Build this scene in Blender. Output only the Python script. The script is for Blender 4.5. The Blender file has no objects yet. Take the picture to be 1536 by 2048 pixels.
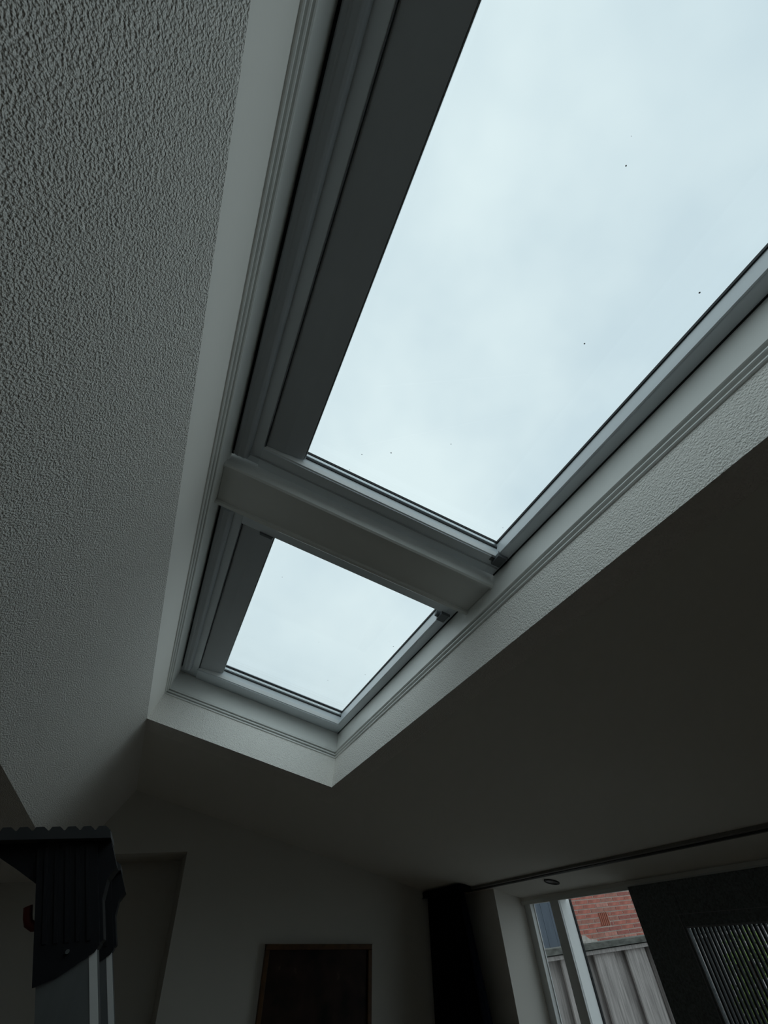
import bpy, bmesh, math, random
from mathutils import Vector, Matrix
random.seed(7)
scene = bpy.context.scene
col = scene.collection
U = 0.65            # metres per layout unit (the layout is measured in units around the camera)
CZ = 2.05           # camera height above the floor
TH = 0.28863868     # pitch of the sloping ceiling
CT, ST = math.cos(TH), math.sin(TH)
FL = -CZ / U        # floor level in layout units

# ---------------------------------------------------------------- camera
cam = bpy.data.cameras.new('camera')
cam_o = bpy.data.objects.new('camera', cam)
col.objects.link(cam_o)
rt = Vector((0.9138891, -0.3981943, -0.0790446))
dn = Vector((0.2258996, 0.6605821, -0.7159613))
fw = Vector((0.3373072, 0.6364531, 0.6936507))
m = Matrix.Identity(4)
for i in range(3):
    m[i][0], m[i][1], m[i][2] = rt[i], -dn[i], -fw[i]
m[0][3], m[1][3], m[2][3] = 0, 0, CZ
cam_o.matrix_world = m
cam.sensor_fit = 'VERTICAL'
cam.sensor_height = 24.0
cam.lens = 872.37 / 2048 * 24.0
cam.clip_start = 0.01
scene.camera = cam_o

# ---------------------------------------------------------------- sky and exposure
w = bpy.data.worlds.new('overcast_sky')
scene.world = w
w.use_nodes = True
nt = w.node_tree
bg = nt.nodes['Background']
tc = nt.nodes.new('ShaderNodeTexCoord')
nz = nt.nodes.new('ShaderNodeTexNoise')
nz.inputs['Scale'].default_value = 2.2
nz.inputs['Detail'].default_value = 4
nz.inputs['Roughness'].default_value = 0.5
nt.links.new(tc.outputs['Generated'], nz.inputs['Vector'])
rp = nt.nodes.new('ShaderNodeValToRGB')
rp.color_ramp.elements[0].position = 0.36
rp.color_ramp.elements[0].color = (0.70, 0.845, 0.915, 1)
rp.color_ramp.elements[1].position = 0.64
rp.color_ramp.elements[1].color = (0.885, 1.02, 1.05, 1)
nt.links.new(nz.outputs['Fac'], rp.inputs['Fac'])
nt.links.new(rp.outputs['Color'], bg.inputs['Color'])
bg.inputs['Strength'].default_value = 1.0
scene.view_settings.view_transform = 'Standard'
scene.view_settings.look = 'None'
scene.view_settings.gamma = 1.0
scene.view_settings.use_curve_mapping = False
scene.view_settings.exposure = 0.0

# ---------------------------------------------------------------- helpers
def P(x, y, z):                       # layout units -> metres
    return Vector((x * U, y * U, z * U + CZ))

def SN(s, n, l):                      # sloping-roof frame: across, normal, along
    return P(s * CT + n * ST, l, -s * ST + n * CT)

ROOT = {}
def base_of(o):
    while o.parent:
        o = o.parent
    return ROOT.get(o.name, Vector((0, 0, 0)))

def link(name, bm, mat, parent=None, smooth=False):
    bmesh.ops.recalc_face_normals(bm, faces=bm.faces)
    if parent:
        b = base_of(parent)
        for v in bm.verts:
            v.co -= b
    me = bpy.data.meshes.new(name)
    bm.to_mesh(me)
    bm.free()
    if smooth:
        for p in me.polygons:
            p.use_smooth = True
    me.materials.append(mat)
    o = bpy.data.objects.new(name, me)
    col.objects.link(o)
    if parent:
        o.parent = parent
    return o

def tag(o, label, cat=None, group=None, kind=None):
    o['label'] = label
    if cat: o['category'] = cat
    if group: o['group'] = group
    if kind: o['kind'] = kind
    return o

def thing(name, loc, label, cat, group=None, kind=None):
    o = bpy.data.objects.new(name, None)
    o.empty_display_size = 0.1
    col.objects.link(o)
    o.location = loc
    ROOT[o.name] = Vector(loc)
    return tag(o, label, cat, group, kind)

def hexa(bm, c):
    v = [bm.verts.new(p) for p in c]
    for f in ((0, 1, 2, 3), (4, 5, 6, 7), (0, 1, 5, 4), (1, 2, 6, 5), (2, 3, 7, 6), (3, 0, 4, 7)):
        bm.faces.new([v[i] for i in f])

def box(bm, a0, a1, b0, b1, c0, c1, fn=P):
    hexa(bm, [fn(a0, b0, c0), fn(a1, b0, c0), fn(a1, b1, c0), fn(a0, b1, c0),
              fn(a0, b0, c1), fn(a1, b0, c1), fn(a1, b1, c1), fn(a0, b1, c1)])

def new():
    return bmesh.new()

def bevel(bm, w, seg=2):
    bmesh.ops.remove_doubles(bm, verts=bm.verts, dist=1e-6)
    bmesh.ops.bevel(bm, geom=[e for e in bm.edges], offset=w, segments=seg, profile=0.5, affect='EDGES', clamp_overlap=True)

def boxo(name, mat, parent, a0, a1, b0, b1, c0, c1, fn=P, bev=0):
    bm = new()
    box(bm, a0, a1, b0, b1, c0, c1, fn)
    if bev:
        bevel(bm, bev)
    return link(name, bm, mat, parent)

def extr(bm, prof, c0, c1, fn):       # polygon profile swept between two values of the third coordinate
    A = [bm.verts.new(fn(a, b, c0(a, b) if callable(c0) else c0)) for a, b in prof]
    B = [bm.verts.new(fn(a, b, c1(a, b) if callable(c1) else c1)) for a, b in prof]
    k = len(prof)
    bm.faces.new(A)
    bm.faces.new(B[::-1])
    for i in range(k):
        bm.faces.new([A[i], A[(i + 1) % k], B[(i + 1) % k], B[i]])

def tube(bm, pts, r, seg=10):
    rings = []
    for i, p in enumerate(pts):
        p = Vector(p)
        d = (Vector(pts[min(i + 1, len(pts) - 1)]) - Vector(pts[max(i - 1, 0)])).normalized()
        a = d.orthogonal().normalized()
        if rings:
            a = (pa - d * pa.dot(d)).normalized()
        pa = a
        b = d.cross(a)
        rings.append([bm.verts.new(p + (a * math.cos(2 * math.pi * k / seg) + b * math.sin(2 * math.pi * k / seg)) * r) for k in range(seg)])
    for i in range(len(rings) - 1):
        for k in range(seg):
            bm.faces.new([rings[i][k], rings[i][(k + 1) % seg], rings[i + 1][(k + 1) % seg], rings[i + 1][k]])
    bm.faces.new(rings[0]); bm.faces.new(rings[-1][::-1])

# ---------------------------------------------------------------- materials
def mat(name, rgb, rough=0.6, spec=0.3, metal=0, noise=None, bump=None):
    """noise = (scale, amount, stretch xyz); bump = list of (scale, strength, distance, detail)"""
    mt = bpy.data.materials.new(name)
    mt.use_nodes = True
    t = mt.node_tree
    b = t.nodes['Principled BSDF']
    b.inputs['Base Color'].default_value = (*rgb, 1)
    b.inputs['Roughness'].default_value = rough
    b.inputs['Specular IOR Level'].default_value = spec
    b.inputs['Metallic'].default_value = metal
    tc = t.nodes.new('ShaderNodeTexCoord')
    if noise:
        sc, am, st = noise
        mp = t.nodes.new('ShaderNodeMapping')
        mp.inputs['Scale'].default_value = st
        t.links.new(tc.outputs['Object'], mp.inputs['Vector'])
        n = t.nodes.new('ShaderNodeTexNoise')
        n.inputs['Scale'].default_value = sc
        n.inputs['Detail'].default_value = 5
        t.links.new(mp.outputs['Vector'], n.inputs['Vector'])
        r = t.nodes.new('ShaderNodeValToRGB')
        r.color_ramp.elements[0].position = 0.3
        r.color_ramp.elements[1].position = 0.7
        r.color_ramp.elements[0].color = (*[c * (1 - am) for c in rgb], 1)
        r.color_ramp.elements[1].color = (*[min(1, c * (1 + am)) for c in rgb], 1)
        t.links.new(n.outputs['Fac'], r.inputs['Fac'])
        t.links.new(r.outputs['Color'], b.inputs['Base Color'])
    last = None
    for (sc, stg, dist, det) in (bump or []):
        n = t.nodes.new('ShaderNodeTexNoise')
        n.inputs['Scale'].default_value = sc
        n.inputs['Detail'].default_value = det
        t.links.new(tc.outputs['Object'], n.inputs['Vector'])
        bp = t.nodes.new('ShaderNodeBump')
        bp.inputs['Strength'].default_value = stg
        bp.inputs['Distance'].default_value = dist
        t.links.new(n.outputs['Fac'], bp.inputs['Height'])
        if last:
            t.links.new(last.outputs['Normal'], bp.inputs['Normal'])
        last = bp
    if last:
        t.links.new(last.outputs['Normal'], b.inputs['Normal'])
    return mt

def glass(name, tint, specks=True):
    mt = bpy.data.materials.new(name)
    mt.use_nodes = True
    t = mt.node_tree
    for n in list(t.nodes):
        t.nodes.remove(n)
    out = t.nodes.new('ShaderNodeOutputMaterial')
    tr = t.nodes.new('ShaderNodeBsdfTransparent')
    tr.inputs['Color'].default_value = (*tint, 1)
    gl = t.nodes.new('ShaderNodeBsdfGlossy')
    gl.inputs['Roughness'].default_value = 0.02
    lw = t.nodes.new('ShaderNodeLayerWeight')
    lw.inputs['Blend'].default_value = 0.5
    pw_ = t.nodes.new('ShaderNodeMath'); pw_.operation = 'POWER'
    pw_.inputs[1].default_value = 5.0
    t.links.new(lw.outputs['Facing'], pw_.inputs[0])
    fr = t.nodes.new('ShaderNodeMath'); fr.operation = 'MULTIPLY_ADD'
    fr.inputs[1].default_value = 0.8
    fr.inputs[2].default_value = 0.025
    t.links.new(pw_.outputs[0], fr.inputs[0])
    mx = t.nodes.new('ShaderNodeMixShader')
    t.links.new(fr.outputs[0], mx.inputs['Fac'])
    t.links.new(tr.outputs['BSDF'], mx.inputs[1])
    t.links.new(gl.outputs['BSDF'], mx.inputs[2])
    res = mx
    if specks:                                    # grains of dirt lying on the pane
        tc = t.nodes.new('ShaderNodeTexCoord')
        v = t.nodes.new('ShaderNodeTexVoronoi')
        v.inputs['Scale'].default_value = 17
        t.links.new(tc.outputs['Object'], v.inputs['Vector'])
        sep = t.nodes.new('ShaderNodeSeparateColor')
        t.links.new(v.outputs['Color'], sep.inputs['Color'])
        a = t.nodes.new('ShaderNodeMath'); a.operation = 'MULTIPLY'
        a.inputs[1].default_value = 0.042
        t.links.new(sep.outputs['Red'], a.inputs[0])
        c = t.nodes.new('ShaderNodeMath'); c.operation = 'LESS_THAN'
        t.links.new(v.outputs['Distance'], c.inputs[0])
        t.links.new(a.outputs[0], c.inputs[1])
        df = t.nodes.new('ShaderNodeBsdfDiffuse')
        df.inputs['Color'].default_value = (0.12, 0.13, 0.13, 1)
        m2 = t.nodes.new('ShaderNodeMixShader')
        t.links.new(c.outputs[0], m2.inputs['Fac'])
        t.links.new(mx.outputs['Shader'], m2.inputs[1])
        t.links.new(df.outputs['BSDF'], m2.inputs[2])
        res = m2
    t.links.new(res.outputs['Shader'], out.inputs['Surface'])
    return mt

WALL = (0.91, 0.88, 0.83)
M = dict(
    stucco=mat('rough_stucco', WALL, 0.75, 0.25, bump=[(335, 1.0, 0.0052, 1.2)]),
    stucco_fine=mat('fine_stucco', WALL, 0.7, 0.25, bump=[(230, 1.0, 0.0045, 1.5)]),
    plaster=mat('smooth_plaster', WALL, 0.7, 0.2, bump=[(60, 0.12, 0.002, 4)]),
    endwall=mat('dimmed_wall_plaster', (0.66, 0.645, 0.60), 0.75, 0.15, bump=[(60, 0.12, 0.002, 4)]),  # wall plaster with the dimness of the end walls put into its colour
    ceiling=mat('ceiling_plaster', (0.86, 0.84, 0.79), 0.85, 0.1, bump=[(160, 0.3, 0.0012, 3)]),
    paint=mat('gloss_white_paint', (0.80, 0.80, 0.77), 0.38, 0.45, noise=(9, 0.03, (1, 1, 1)), bump=[(25, 0.05, 0.002, 3)]),
    sash=mat('grey_white_sash_paint', (0.74, 0.78, 0.81), 0.35, 0.5, noise=(7, 0.03, (1, 1, 1))),
    panel=mat('grey_sash_panel', (0.46, 0.48, 0.50), 0.45, 0.4, noise=(6, 0.03, (1, 1, 1))),
    gasket=mat('black_rubber', (0.015, 0.016, 0.018), 0.6, 0.3),
    alu=mat('spacer_aluminium', (0.62, 0.66, 0.68), 0.3, 0.5, 0.8),
    hinge=mat('dark_hinge_cover', (0.13, 0.14, 0.15), 0.5, 0.4),
    glass=glass('skylight_glass', (0.93, 0.945, 0.945)),
    glass_door=glass('door_glass', (0.96, 0.965, 0.965), False),
    floor=mat('oak_floor', (0.28, 0.21, 0.15), 0.5, 0.4, noise=(6, 0.25, (1, 9, 1))),
    track=mat('grey_track', (0.22, 0.215, 0.2), 0.6, 0.2),
    curtain=mat('navy_fabric', (0.006, 0.0075, 0.013), 0.95, 0.05, noise=(90, 0.25, (1, 1, .3))),
    frame_gilt=mat('gilt_wood', (0.11, 0.05, 0.016), 0.5, 0.4, noise=(30, 0.3, (1, 1, 1))),
    black=mat('black_plastic', (0.007, 0.008, 0.011), 0.5, 0.25, bump=[(400, 0.15, 0.0006, 2)]),
    tread=mat('worn_black_rubber', (0.035, 0.037, 0.04), 0.5, 0.4),
    ladder=mat('brushed_aluminium', (0.19, 0.205, 0.215), 0.4, 0.5, 0.75, noise=(40, 0.12, (1, 1, .05))),
    red=mat('red_plastic', (0.14, 0.018, 0.012), 0.5, 0.4),
    white_pvc=mat('white_frame', (0.88, 0.89, 0.89), 0.45, 0.4),
    grey_pvc=mat('grey_frame', (0.78, 0.79, 0.78), 0.5, 0.4),
    wood=mat('weathered_wood', (0.35, 0.32, 0.31), 0.85, 0.15, noise=(9, 0.32, (9, 9, 0.7)), bump=[(60, 0.2, 0.003, 4)]),
    wood_dark=mat('mossy_wood', (0.12, 0.12, 0.11), 0.9, 0.1, noise=(9, 0.4, (2, 2, 5))),
    mortar=mat('mortar', (0.62, 0.52, 0.46), 0.9, 0.1, noise=(30, 0.12, (1, 1, 1))),
    vent=mat('terracotta_vent', (0.38, 0.14, 0.10), 0.85, 0.1),
    shed=mat('blue_grey_boards', (0.095, 0.115, 0.145), 0.8, 0.2, noise=(5, 0.12, (6, 6, 1))),
    roof=mat('grey_roof_felt', (0.09, 0.09, 0.09), 0.9, 0.1),
    paving=mat('grey_paving', (0.26, 0.25, 0.24), 0.9, 0.1, noise=(5, 0.2, (1, 1, 1))),
    screen=mat('charcoal_screen', (0.15, 0.165, 0.17), 0.8, 0.15, noise=(160, 0.35, (1, 1, 1))),
    slat=mat('charcoal_slat', (0.06, 0.066, 0.07), 0.8, 0.15),
    screen_bead=mat('grey_bead', (0.22, 0.23, 0.24), 0.5, 0.4),
    leaf=mat('shrub_leaf', (0.12, 0.17, 0.035), 0.6, 0.3, noise=(12, 0.4, (1, 1, 1))),
    stem=mat('shrub_stem', (0.09, 0.065, 0.045), 0.9, 0.1),
    rag=mat('bleached_wood', (0.45, 0.42, 0.39), 0.9, 0.1, noise=(25, 0.2, (1, 1, 1))),
    lamp_ring=mat('spot_ring', (0.03, 0.027, 0.025), 0.6, 0.2, 0),
    lamp_glass=mat('spot_lamp', (0.02, 0.02, 0.02), 0.3, 0.5),
)
BR = [mat('brick_red_%s' % n, c, 0.9, 0.1, noise=(22, 0.22, (1, 1, 1))) for n, c in
      (('plain', (0.44, 0.165, 0.13)), ('dark', (0.35, 0.135, 0.115)), ('pale', (0.47, 0.22, 0.18)), ('brown', (0.38, 0.175, 0.14)))]

def picture_mat():
    mt = bpy.data.materials.new('dark_oil_painting')
    mt.use_nodes = True
    t = mt.node_tree
    b = t.nodes['Principled BSDF']
    b.inputs['Roughness'].default_value = 0.5
    b.inputs['Specular IOR Level'].default_value = 0.2
    tc = t.nodes.new('ShaderNodeTexCoord')
    n = t.nodes.new('ShaderNodeTexNoise')
    n.inputs['Scale'].default_value = 9
    n.inputs['Detail'].default_value = 6
    t.links.new(tc.outputs['Object'], n.inputs['Vector'])
    r = t.nodes.new('ShaderNodeValToRGB')
    e = r.color_ramp.elements
    e[0].position = 0.35; e[0].color = (0.010, 0.008, 0.007, 1)
    e[1].position = 0.62; e[1].color = (0.045, 0.024, 0.018, 1)
    x = r.color_ramp.elements.new(0.72); x.color = (0.14, 0.10, 0.085, 1)
    t.links.new(n.outputs['Fac'], r.inputs['Fac'])
    t.links.new(r.outputs['Color'], b.inputs['Base Color'])
    return mt
M['picture'] = picture_mat()

# ================================================================ STRUCTURE
XA, ZA = -0.144, 1.0855      # crease where the two ceiling slopes meet, along the shaft edge
XH, ZH = -0.521, 0.542       # lower edge of the steep slope, level with the house ceiling
YE = 4.95                    # end wall
XW = 3.08                    # plane of the garden doors
YB = -4.6                    # back wall
S0, S1 = -0.447, 0.818       # skylight shaft, across
L0 = -4.10                   # near end of the shaft, lengthened for the added roof window
NF = 1.41                    # where the window frames sit
def LE(n):                   # far end of the shaft, slightly splayed
    return 3.18 + (n - 1) * 0.45

o = boxo('floor', M['floor'], None, -8, XW + 0.25, YB - 0.3, 6.0, FL - 0.2, FL)
tag(o, 'brown oak floor under the whole room', 'floor', kind='structure')

# sloping ceiling with the shaft hole
bm = new()
t = 0.07
for (a0, a1, b0, b1) in ((S1 + .02, 2.96, YB - 0.3, 5.6), (S0 - 0.3, S1 + .02, YB - 0.3, L0 - .02)):
    box(bm, a0, a1, 1.0, 1.0 + t, b0, b1, SN)
box(bm, S0 - .3, S1 + .02, 1.0, 1.0 + t, LE(1) + .06, 5.6, SN)
o = link('ceiling', bm, M['ceiling'])
tag(o, 'dim sloping white ceiling around the skylight shaft', 'ceiling', kind='structure')

# steep stuccoed slope from the skylight shaft down to the flat ceiling of the adjoining room
bm = new()
extr(bm, [(XA, ZA), (XH, ZH), (XH - 2.2, ZH), (XH - 2.2, ZH + .5), (XH - .12, ZH + .5), (XA - .2, ZA + .75), (XA + .05, ZA + .75), (XA + .006, ZA + .05)],
     YB, 5.45, lambda x, z, y: P(x, y, z))
o = link('ceiling_slope', bm, M['stucco'])
tag(o, 'steep rough stuccoed ceiling slope beside the skylight shaft', 'ceiling', kind='structure')

# shaft sides
bm = new(); box(bm, S0 - 0.1, S0, 0.9995, NF + .03, L0 - .1, 3.5, SN)
tag(link('wall_skylight_top', bm, M['plaster']), 'pale stuccoed shaft side along the steep slope', 'shaft side', kind='structure')
bm = new(); box(bm, S1, S1 + 0.1, 0.9995, NF + .03, L0 - .1, 3.5, SN)
tag(link('wall_skylight_bottom', bm, M['stucco_fine']), 'bright stuccoed shaft side toward the garden doors', 'shaft side', kind='structure')
bm = new()
hexa(bm, [SN(S0, .9995, LE(1)), SN(S1, .9995, LE(1)), SN(S1, .9995, LE(1) + .2), SN(S0, .9995, LE(1) + .2),
          SN(S0, NF + .03, LE(NF + .03)), SN(S1, NF + .03, LE(NF + .03)), SN(S1, NF + .03, LE(1) + .4), SN(S0, NF + .03, LE(1) + .4)])
tag(link('wall_skylight_far', bm, M['stucco_fine']), 'bright stuccoed end of the skylight shaft beyond the small pane', 'shaft side', kind='structure')
bm = new(); box(bm, S0, S1, 0.9995, NF + .03, L0 - .1, L0, SN)
tag(link('wall_skylight_near', bm, M['stucco_fine']), 'stuccoed shaft end at the far side of the large pane', 'shaft side', kind='structure')

# lining boards and beaded mouldings round the shaft (flat board above, three beads below)
def bead_profile(sgn):       # offsets (out of the wall, n)
    pr = []
    for i in range(3):
        n0, d = 1.206 + 0.0195 * i, 0.008 + 0.005 * i
        pr += [(0.0, n0), (d - .003, n0 + .0006), (d, n0 + .004), (d, n0 + .009), (d - .004, n0 + .0125), (0.0, n0 + .013)]
    pr += [(0.006, 1.264), (0.006, NF - 0.002), (0, NF - 0.002)]
    return pr
bm = new()
extr(bm, [(S0 + d, n) for d, n in bead_profile(1)], L0, lambda a, n: LE(n), SN)
tag(link('trim_1', bm, M['paint']), 'white beaded lining board on the shaft side along the steep slope', 'trim', kind='structure')
bm = new()
extr(bm, [(S1 - d, n) for d, n in bead_profile(1)], L0, lambda a, n: LE(n), SN)
tag(link('trim_2', bm, M['paint']), 'white beaded lining board on the shaft side toward the garden doors', 'trim', kind='structure')
bm = new()
extr(bm, [(d, n) for d, n in bead_profile(1)], S0 + .004, S1 - .004, lambda d, n, s: SN(s, n, LE(n) - d))
tag(link('trim_3', bm, M['paint']), 'white beaded lining board on the shaft end beyond the small pane', 'trim', kind='structure')
# mullion box between the two roof windows
tr = thing('trim_4', SN(0.18, 1.35, 1.36), 'wide white cross board between the large and the small skylight', 'mullion', kind='structure')
boxo('board', M['paint'], tr, S0 + .006, S1 - .006, 1.35, NF + .08, 1.262, 1.468, SN, bev=0.003)
bm = new()
extr(bm, [(1.246, 1.346), (1.246, 1.372), (1.264, 1.378), (1.264, 1.340), (1.254, 1.340)], S0 + .006, S1 - .006, lambda l, n, s: SN(s, n, l))
link('bead', bm, M['paint'], tr)
bm = new()
extr(bm, [(1.462, 1.336), (1.476, 1.334), (1.484, 1.340), (1.484, 1.365), (1.462, 1.378)], S0 + .006, S1 - .006, lambda l, n, s: SN(s, n, l))
link('bead', bm, M['paint'], tr)

# ---------------------------------------------------------------- roof windows
def roof_window(name, label, l0, l1, fl0, fl1, li0, li1, bar0, bar1, hinges):
    """fl = outer frame ends, li = inner sash faces, l0/l1 unused margins"""
    W = thing(name, SN(0.3, NF, (fl0 + fl1) / 2), label, 'skylight', kind='structure')
    GN = 1.512
    # outer frame: underside visible all round
    fr = boxo('frame_rail', M['sash'], W, 0.765, S1 + .05, NF, 1.517, fl0, fl1, SN, bev=0.002)
    boxo('frame_rail', M['sash'], W, S0 - .05, -0.325, NF + .012, 1.517, fl0, fl1, SN, bev=0.002)
    boxo('frame_end', M['sash'], W, -0.326, 0.766, NF, 1.517, li1, fl1, SN, bev=0.002)
    boxo('frame_end', M['sash'], W, -0.326, 0.766, NF, 1.517, fl0, li0, SN, bev=0.002)
    # stepped inner lip of the frame
    bm = new()
    box(bm, 0.758, 0.768, NF + .004, NF + .03, li0, li1, SN)
    link('sash_lip', bm, M['sash'], W)
    bm = new()
    box(bm, -0.322, 0.76, NF + .004, NF + .03, li1 - .006, li1 + .004, SN)
    link('sash_lip', bm, M['white_pvc'], W)
    # wide panel of the top rail, with its shallow fold
    bm = new()
    extr(bm, [(-0.3195, 1.428), (-0.243, 1.4325), (-0.163, 1.446), (-0.160, 1.455), (-0.168, 1.511), (-0.3195, 1.511)],
         li0 + .004, li1 - .008, SN)
    link('top_panel', bm, M['panel'], W)
    bm = new(); box(bm, -0.1605, -0.1575, 1.447, 1.458, li0 + .004, li1 - .01, SN)
    link('drip_edge', bm, M['alu'], W)
    # pane, spacer bar and gasket
    boxo('pane', M['glass'], W, -0.2, 0.775, GN, GN + .008, li0 - .02, li1 + .012, SN)
    for nm, mt, d0, d1, n0, n1 in (('gasket', 'gasket', 0.0, 0.004, 1.470, 1.478), ('spacer', 'alu', 0.0, 0.006, 1.484, 1.497), ('gasket', 'gasket', 0.0, .008, 1.499, GN)):
        bm = new()
        box(bm, -0.165, 0.766, n0, n1, li1 - d1, li1 - d0, SN)
        if n0 > 1.49:
            box(bm, 0.765 - d1 * .6, 0.765, n0, n1, li0, li1, SN)
        link(nm, bm, M[mt], W)
    # ventilation bar along the top edge
    bm = new()
    extr(bm, [(-0.432, 1.412), (-0.432, 1.402), (-0.424, 1.388), (-0.408, 1.384), (-0.404, 1.388), (-0.384, 1.386), (-0.374, 1.394), (-0.371, 1.424), (-0.432, 1.424)],
         bar0, bar1, SN)
    bevel(bm, 0.0025, 2)
    bar = link('vent_flap', bm, M['panel'], W)
    bm = new(); box(bm, -0.4405, -0.433, 1.405, 1.43, bar0 - .03, bar1 + .02, SN)
    link('gasket', bm, M['gasket'], W)
    bm = new(); box(bm, -0.3215, -0.3192, 1.4205, 1.4285, li0, li1 - .004, SN)
    link('gasket', bm, M['gasket'], W)
    # black joint between frame and lining board on the low side
    bm = new(); box(bm, 0.8065, 0.8125, NF - .003, NF + .002, fl0 + .004, fl1 - .004, SN)
    link('gasket', bm, M['gasket'], W)
    for (s, l, flat) in hinges:
        bm = new()
        if flat:                                  # slim catch plate lying along the rail
            box(bm, s - .032, s + .032, NF - .006, NF + .004, l - .009, l + .009, SN)
        else:
            box(bm, s - .020, s + .022, NF - .014, NF + .01, l - .034, l + .03, SN)
            box(bm, s - .036, s - .016, NF - .002, NF + .024, l - .006, l + .022, SN)
        bevel(bm, .0015, 1)
        link('hinge_cover', bm, M['hinge'], W)
    return W
LM = -1.55                   # near end of the large window
roof_window('window_1', 'large roof window pane with wide grey top panel', 0, 0, LM, 1.247, LM + .1, 1.147, LM + .1, 1.215, [(0.776, 1.150, False)])
roof_window('window_2', 'small roof window pane beyond the cross board', 0, 0, 1.486, 3.42, 1.615, 3.222, 1.545, 3.235, [(0.768, 1.640, False), (-0.195, 1.622, True)])
roof_window('added_window', 'added unseen roof window behind the large pane, lighting the near slope', 0, 0, L0 - .02, LM - .22, L0 + .1, LM - .32, L0 + .1, LM - .28, [])  # unseen window added behind the camera to brighten the near stucco
tr5 = thing('added_trim', SN(0.18, 1.35, LM - .11), 'unseen white cross board between the large skylight and the added roof window', 'mullion', kind='structure')  # cross board that comes with the added roof window
boxo('board', M['paint'], tr5, S0 + .006, S1 - .006, 1.35, NF + .08, LM - .22, LM, SN, bev=0.003)
# step line on the large window's lower end
bm = new(); box(bm, -0.37, 0.80, 1.404, 1.412, 1.196, 1.200, SN)
link('frame_step', bm, M['panel'], bpy.data.objects['window_1'])

# walls
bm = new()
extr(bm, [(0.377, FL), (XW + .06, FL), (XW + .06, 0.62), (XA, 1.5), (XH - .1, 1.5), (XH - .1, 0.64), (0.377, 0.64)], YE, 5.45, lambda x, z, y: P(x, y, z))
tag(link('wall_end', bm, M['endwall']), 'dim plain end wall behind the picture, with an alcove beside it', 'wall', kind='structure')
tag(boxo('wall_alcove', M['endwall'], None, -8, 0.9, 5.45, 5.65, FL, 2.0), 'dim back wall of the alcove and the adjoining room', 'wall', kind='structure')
tag(boxo('wall_pier', M['plaster'], None, 2.82, XW + .06, 4.1, YE, FL, 0.30), 'pale wall pier between the curtain and the garden doors', 'wall', kind='structure')
bm = new()
box(bm, XW, XW + .09, YB, 4.1, 0.097, 0.42)
box(bm, XW, XW + .22, YB, 0.9, FL, 0.1)
tag(link('wall_garden', bm, M['plaster']), 'wall strip and lintel over the garden doors', 'wall', kind='structure')
tag(boxo('wall_back', M['plaster'], None, -8, XW + .22, YB - .25, YB, FL, 2.2), 'white back wall of the room', 'wall', kind='structure')
tag(boxo('wall_house', M['plaster'], None, -8.2, -8, YB - .25, 5.65, FL, 2.2), 'white far wall of the adjoining room', 'wall', kind='structure')
tag(boxo('ceiling_house', M['plaster'], None, -8.2, XH - 2.15, YB - .25, 5.65, ZH, 0.8), 'flat white ceiling of the adjoining room', 'ceiling', kind='structure')

# ---------------------------------------------------------------- garden doors
W3 = thing('window_3', P(XW + .05, 3.0, FL), 'white framed garden doors below the lintel', 'glazed door', kind='structure')
boxo('head_rail', M['paint'], W3, XW - .01, XW + .10, 0.9, 4.1, 0.085, 0.11, bev=.002)
boxo('jamb', M['grey_pvc'], W3, XW + .02, XW + .055, 4.023, 4.10, FL, 0.085)
boxo('jamb_edge', M['white_pvc'], W3, XW + .055, XW + .062, 4.016, 4.10, FL, 0.085)
boxo('pane', M['glass_door'], W3, XW + .062, XW + .07, 3.74, 4.012, FL + .1, 0.085)
boxo('post', M['white_pvc'], W3, XW + .02, XW + .132, 3.662, 3.764, FL, 0.085, bev=.0015)
bm = new(); box(bm, XW + .1325, XW + .148, 3.655, 3.675, FL, .085)
link('gasket', bm, M['gasket'], W3)
boxo('pane', M['glass_door'], W3, XW + .03, XW + .038, 0.98, 3.662, FL + .1, 0.09)
boxo('sill', M['grey_pvc'], W3, XW, XW + .2, 0.9, 4.1, FL, FL + .1)
boxo('jamb', M['grey_pvc'], W3, XW + .02, XW + .10, 0.9, 0.98, FL, 0.085)

# ================================================================ THINGS IN THE ROOM
# dark slatted screen standing in the doorway
sc = thing('slatted_screen', P(XW - .03, 2.0, FL), 'charcoal slatted screen panel covering part of the garden doors', 'screen')
x0, x1 = XW - .035, XW - .012
boxo('stile', M['screen'], sc, x0, x1, 2.535, 2.874, FL, 0.10, bev=.002)
boxo('stile', M['screen'], sc, x0, x1, 1.02, 1.30, FL, 0.10, bev=.002)
boxo('top_board', M['screen'], sc, x0, x1, 1.30, 2.535, -0.112, 0.10, bev=.002)
boxo('bottom_board', M['screen'], sc, x0, x1, 1.30, 2.535, FL, FL + .3, bev=.002)
boxo('bead', M['screen_bead'], sc, x0 - .006, x0, 2.553, 2.560, FL + .2, -0.052)
boxo('bead', M['screen_bead'], sc, x0 - .004, x0, 2.535, 2.542, FL + .2, -0.112)
boxo('bead', M['screen_bead'], sc, x0 - .004, x0, 1.30, 2.535, -0.114, -0.106)
boxo('bead', M['screen_bead'], sc, x0 - .004, x0, 1.29, 2.553, -0.055, -0.052)
first = None
for k in range(44):
    y = 2.535 - 0.024 - k * 0.0275
    if first is None:
        first = boxo('slat', M['slat'], sc, x0 + .004, x1 - .004, y - .006, y + .006, FL + .3, -0.112)
        y_first = y
    else:
        c = first.copy(); col.objects.link(c); c.parent = sc
        c.location = (0, (y - y_first) * U, 0)

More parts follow.
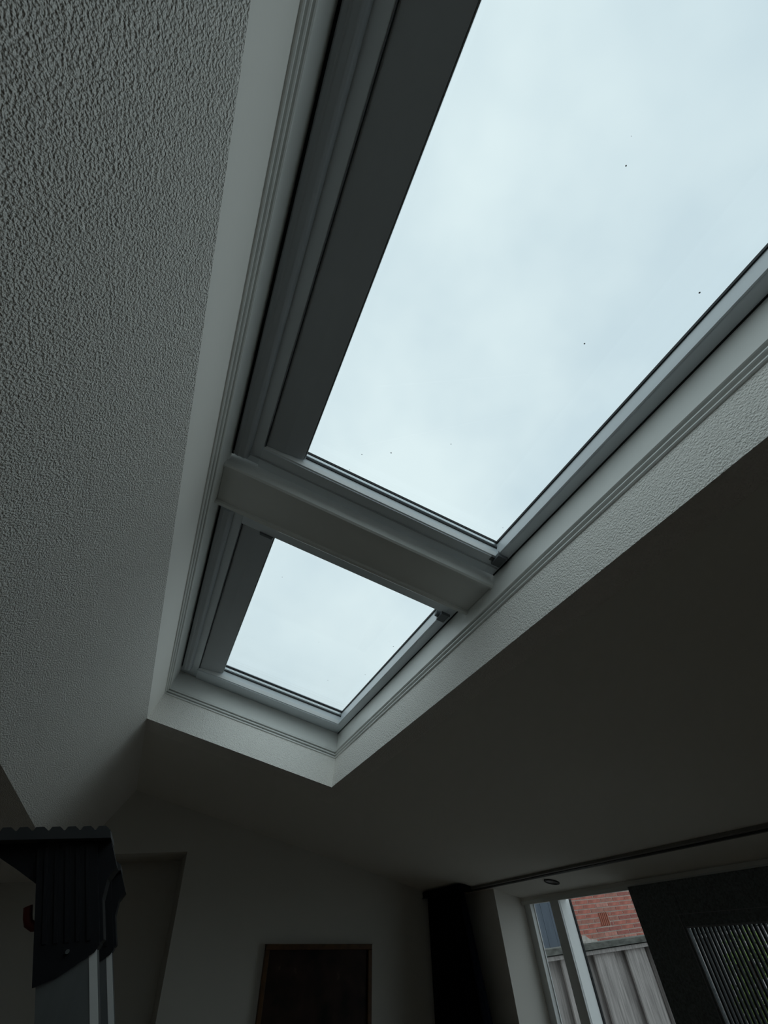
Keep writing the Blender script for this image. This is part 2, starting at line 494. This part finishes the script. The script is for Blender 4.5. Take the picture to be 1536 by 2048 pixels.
# curtain track and curtain
tk = thing('curtain_track', SN(2.55, 1.0, 1.0), 'slim grey curtain track fixed along the ceiling before the doors', 'curtain track')
bm = new(); box(bm, 2.530, 2.585, 0.985, 1.0, YB + .3, 4.42, SN)
link('rail', bm, M['track'], tk)
bm = new(); box(bm, 2.548, 2.567, 0.982, 0.9855, YB + .3, 4.42, SN)
link('groove', bm, M['lamp_ring'], tk)

cu = thing('curtain', P(2.66, 4.6, FL), 'dark navy curtain bunched at the corner beside the pier', 'curtain')
bm = new()
rows, cols = 40, 120
grid = []
for j in range(rows + 1):
    v = j / rows
    z = 0.235 + (FL + .02 - 0.235) * v
    spread = min(1, v * 3.2)
    ya, yb = 4.93, 4.30 - 0.14 * spread
    row = []
    for i in range(cols + 1):
        u = i / cols
        y = ya + (yb - ya) * u + 0.012 * math.sin(u * 31 + 1.3)
        amp = 0.045 + 0.035 * spread
        x = 2.64 - 0.055 * spread * (1 - u) + amp * math.sin(u * 2 * math.pi * 8 + 0.6 * math.sin(v * 2)) * (0.8 + 0.2 * math.sin(u * 17))
        row.append(bm.verts.new(P(x, y, z)))
    grid.append(row)
for j in range(rows):
    for i in range(cols):
        bm.faces.new([grid[j][i], grid[j][i + 1], grid[j + 1][i + 1], grid[j + 1][i]])
fab = link('fabric', bm, M['curtain'], cu, smooth=True)
sm = fab.modifiers.new('thickness', 'SOLIDIFY'); sm.thickness = 0.004
bm = new(); box(bm, 2.575, 2.705, 4.26, 4.94, 0.215, 0.262)
bevel(bm, .006)
link('heading_tape', bm, M['curtain'], cu)

# recessed spotlight in the ceiling
sp = thing('recessed_spotlight', SN(2.714, 1.0, 3.42), 'small dark recessed spotlight in the ceiling between track and doors', 'spotlight')
def disc_ring(r0, r1, n0, n1, seg=28):
    bm = new()
    c0 = SN(2.714, 1.0, 3.42)
    es = (SN(1, 1, 0) - SN(0, 1, 0)).normalized(); el = Vector((0, 1, 0)); en = (SN(0, 1, 0) - SN(0, 0, 0)).normalized()
    R = []
    for (r, n) in ((r0, n0), (r1, n0), (r1, n1), (r0, n1)):
        R.append([bm.verts.new(c0 + es * (r * math.cos(2 * math.pi * k / seg)) + el * (r * math.sin(2 * math.pi * k / seg)) + en * n) for k in range(seg)])
    for a in range(4):
        for k in range(seg):
            bm.faces.new([R[a][k], R[a][(k + 1) % seg], R[(a + 1) % 4][(k + 1) % seg], R[(a + 1) % 4][k]])
    return bm
link('ring', disc_ring(.027, .036, -.004, .001), M['lamp_ring'], sp)
bm = disc_ring(.0005, .027, -.0025, .001)
link('lamp', bm, M['lamp_glass'], sp)

# crooked picture on the end wall
pa, pz = (1.105, 0.020), math.radians(4.35)
pw, ph = 0.92, 1.16
def PIC(a, d, b):            # a along the top edge, b down, d out of the wall
    return P(pa[0] + a * math.cos(pz) - b * math.sin(pz), YE - d, pa[1] - a * math.sin(pz) - b * math.cos(pz))
pc = thing('framed_picture', PIC(pw / 2, 0, ph), 'dark oil painting in a thin gilt frame, hung slightly crooked', 'picture')
fwid = 0.034
for (a0, a1, b0, b1) in ((0, pw, 0, fwid), (0, pw, ph - fwid, ph), (0, fwid, fwid, ph - fwid), (pw - fwid, pw, fwid, ph - fwid)):
    bm = new(); box(bm, a0, a1, .004, .045, b0, b1, PIC); bevel(bm, .003)
    link('frame_rail', bm, M['frame_gilt'], pc)
boxo('canvas', M['picture'], pc, fwid - .004, pw - fwid + .004, .006, .022, fwid - .004, ph - fwid + .004, PIC)

# ladder, seen along its rungs, black ribbed end caps upward
beta = math.atan(0.358)
KL = 1.71
O = Vector((-0.0705, 0.884, 0.0666)) * KL
Wv = Vector((1, 0, 0))          # the sections are cut level
Tv = Vector((-math.sin(beta), 0, math.cos(beta)))
def LAD(a, u, t):
    q = O + Wv * a * KL + Uv * u * KL + Tv * t * KL
    return P(*q)
Uv = Vector((0.05, 0.9987, 0))
TB = -(O.z - FL) / Tv.z / KL + .012
lad = thing('ladder', P(O.x + .358 * (O.z - FL), 1.8, FL), 'aluminium ladder with black ribbed rubber end caps standing below the steep slope', 'ladder')
def ladder_side(u0):
    bm = new()
    extr(bm, [(-.032, u0 - .022), (.024, u0 - .022), (.032, u0 - .014), (.032, u0 + .022), (.026, u0 + .022), (.026, u0 - .008), (.020, u0 - .016), (-.026, u0 - .016), (-.026, u0 + .022), (-.032, u0 + .022)],
         TB + .03, 0.055, lambda a, u, t: LAD(a, u, t))
    st = link('stile', bm, M['ladder'], lad)
    boxo('lit_edge', M['grey_pvc'], st, .0235, .0325, u0 - .0235, u0 - .0225, TB + .03, .04, LAD)  # pale strip painting the lit front edge of the stile
    # end cap: sleeve with slanting hem, wings and flange
    bm = new()
    extr(bm, [(-.035, -.084), (-.012, -.078), (.012, -.066), (.030, -.057), (.036, -.050), (.036, .066), (-.035, .066)], u0 - .027, u0 + .027, lambda a, t, u: LAD(a, u, t))
    extr(bm, [(-.035, .017), (-.060, .036), (-.086, .054), (-.094, .066), (.053, .066), (.059, .033), (.047, .020), (.040, -.002), (.040, -.045), (.034, -.05), (.034, .02)], u0 - .020, u0 + .034, lambda a, t, u: LAD(a, u, t))
    cap = link('end_cap', bm, M['black'], lad)
    for k in range(5):
        a = -.024 + k * .012
        boxo('rib', M['black'], cap, a - .0022, a + .0022, u0 - .0295, u0 - .0265, -.045, .06, LAD)
    bm = new()
    box(bm, -.098, .054, u0 - .046, u0 + .046, .064, .074, LAD)
    n = 8
    for k in range(n):
        a = -.094 + k * .0185
        extr(bm, [(a, .0735), (a + .0175, .0735), (a + .0165, .0755), (a + .013, .0788), (a + .004, .0785)], u0 - .045, u0 + .045, lambda a_, t_, u_: LAD(a_, u_, t_))
    link('tread', bm, M['tread'], cap)
    bm = new()
    tube(bm, [LAD(.001, u0 - .0275, -.054), LAD(.001, u0 - .031, -.054)], .0024, 14)
    link('rivet', bm, M['ladder'], cap)
    # lower foot
    boxo('foot', M['black'], lad, -.038, .038, u0 - .028, u0 + .028, TB, TB + .16, LAD, bev=.003)
ladder_side(0.0)
ladder_side(0.34)
for k in range(7):
    t = -.2 - k * .25
    bm = new()
    box(bm, -.022, .022, .018, .325, t - .016, t + .016, LAD); bevel(bm, .003)
    link('rung', bm, M['ladder'], lad)
bm = new()
tube(bm, [LAD(-.030, 0, -.0255), LAD(-.040, 0, -.0255), LAD(-.0455, 0, -.0215), LAD(-.0465, 0, -.015), LAD(-.0465, 0, -.004)], .0055, 10)
link('hook', bm, M['red'], lad, smooth=True)['label'] = 'small red plastic hook'

# ================================================================ GARDEN
tag(boxo('garden_paving', M['paving'], None, XW + .22, 26, -14, 30, FL - .3, FL - .06), 'grey garden paving outside the doors', 'paving', kind='structure')

YF = 5.1
fe = thing('garden_fence', P(5.2, YF, FL - .06), 'weathered grey board fence with mossy cap outside the doors', 'fence')
x = 3.50
edges = []
while x < 9.0:
    edges.append(x); x += 0.45
# board-on-board: wide front boards, recessed ones between
for k in range(-3, 9):
    xa = 4.592 + k * 0.447
    j = random.uniform(-.008, .008)
    boxo('board', M['wood'], fe, xa, xa + 0.285 + j, YF - .012, YF + .012, FL - .06, -0.318 + j, bev=.002)
    boxo('board', M['wood'], fe, xa + .16, xa + .54, YF + .06, YF + .08, FL - .06, -0.318)
boxo('post', M['wood'], fe, 5.405, 5.50, YF - .05, YF + .05, FL - .06, -0.32, bev=.002)
boxo('rail', M['wood'], fe, 3.2, 8.6, YF - .045, YF + .11, -0.322, -0.292, bev=.002)
boxo('cap', M['wood_dark'], fe, 3.2, 8.6, YF - .07, YF + .13, -0.282, -0.236, bev=.003)
boxo('rail', M['wood_dark'], fe, 3.2, 8.6, YF - .02, YF + .02, -0.3, -0.27)
# bleached scrap of wood lying on the cap
bm = new()
box(bm, 4.50, 4.66, YF - .05, YF + .02, -0.234, -0.216)
extr(bm, [(4.515, -.218), (4.60, -.218), (4.545, -.190), (4.525, -.176)], YF - .04, YF + .015, lambda a, z, y: P(a, y, z))
tag(link('wood_scrap', bm, M['rag']), 'bleached broken scrap of wood lying on the fence cap', 'wood scrap')

# neighbour's brick wall
YN = 11.0
bw = thing('brick_wall', P(11, YN, FL), 'red brick wall of the house beyond the fence', 'wall')
xa, xb = 9.42, 13.3
boxo('mortar', M['mortar'], bw, xa, xb, YN, YN + .05, FL, 0.91)
boxo('core', BR[1], bw, xa, xb, YN + .05, YN + 1.2, FL, 0.91)
boxo('coping', M['mortar'], bw, xa - .05, xb + .05, YN - .06, YN + 1.25, 0.91, 0.99, bev=.004)
ch, bl, jt = 0.0842, 0.40, 0.021
protos = {}
def brick(x0, w_, z0, mi):
    key = (round(w_, 3), mi)
    if key not in protos:
        bm = new(); box(bm, x0, x0 + w_, YN - .014, YN + .05, z0, z0 + ch - jt)
        bevel(bm, .003, 1)
        protos[key] = (link('brick', bm, BR[mi], bw), x0, z0)
    else:
        p, px, pz_ = protos[key]
        c = p.copy(); col.objects.link(c); c.parent = bw
        c.location = ((x0 - px) * U, random.uniform(-.003, .001), (z0 - pz_) * U)
vent = (10.41, 10.70, -0.27, -0.035)
for r in range(-9, 11):
    z0 = -0.02 + r * ch
    x = xa - (bl / 2 if r % 2 else 0)
    while x < xb - .05:
        a, b = max(x, xa), min(x + bl - jt, xb)
        zc = z0 + ch / 2
        if vent[2] - .01 < zc < vent[3] + .01 and b > vent[0] and a < vent[1]:
            if vent[0] - jt - a > .03: brick(a, round(vent[0] - jt - a, 3), z0, random.randrange(4))
            if b - vent[1] - jt > .03: brick(vent[1] + jt, round(b - vent[1] - jt, 3), z0, random.randrange(4))
        elif b - a > .08:
            brick(a, round(b - a, 3), z0, random.choice((0, 0, 0, 1, 2, 3)))
        x += bl
va = boxo('air_vent', M['vent'], bw, vent[0], vent[1], YN - .004, YN + .05, vent[2], vent[3])
for k in range(5):
    a = vent[0] + .006 + k * .0575
    boxo('vent_rib', M['vent'], va, a, a + .034, YN - .03, YN - .004, vent[2] + .004, vent[3] - .004)

# blue-grey shed farther along the neighbour's garden
sh = thing('garden_shed', P(7.0, 9.3, FL), 'blue-grey boarded shed behind the fence', 'shed')
for k in range(8):
    a = 5.98 + k * .198
    boxo('wall_board', M['shed'], sh, a, a + .192, 9.0, 9.03, FL, 1.05)
boxo('body', M['shed'], sh, 5.98, 7.56, 9.03, 10.2, FL, 1.05)
boxo('roof', M['roof'], sh, 5.85, 7.62, 8.85, 10.3, 1.05, 1.15)

# shrub in front of the fence, seen through the slats
sb = thing('garden_shrub', P(6.25, 4.55, FL - .06), 'leafy green shrub before the fence, seen through the slats', 'shrub')
bm = new()
for k in range(7):
    a = k * .9
    tube(bm, [P(6.25, 4.55, FL - .06), P(6.25 + .08 * math.cos(a), 4.55 + .08 * math.sin(a), -1.8), P(6.25 + .2 * math.cos(a), 4.55 + .17 * math.sin(a), -.5)], .009, 6)
link('stem', bm, M['stem'], sb)
bm = new()
for k in range(900):
    th_, ph_ = random.uniform(0, 6.283), random.uniform(-1, 1)
    rr = random.uniform(.3, 1) ** .5
    c = P(6.25 + .36 * rr * math.cos(th_) * math.sqrt(1 - ph_ * ph_), 4.55 + .30 * rr * math.sin(th_) * math.sqrt(1 - ph_ * ph_), -.85 + .62 * rr * ph_)
    d1 = Vector((random.gauss(0, 1), random.gauss(0, 1), random.gauss(0, 1))).normalized()
    d2 = d1.orthogonal().normalized()
    L_ = random.uniform(.025, .045)
    vs = [bm.verts.new(c - d1 * L_), bm.verts.new(c + d2 * L_ * .45), bm.verts.new(c + d1 * L_), bm.verts.new(c - d2 * L_ * .45)]
    bm.faces.new(vs)
fo = link('foliage', bm, M['leaf'], sb)
fo['kind'] = 'stuff'
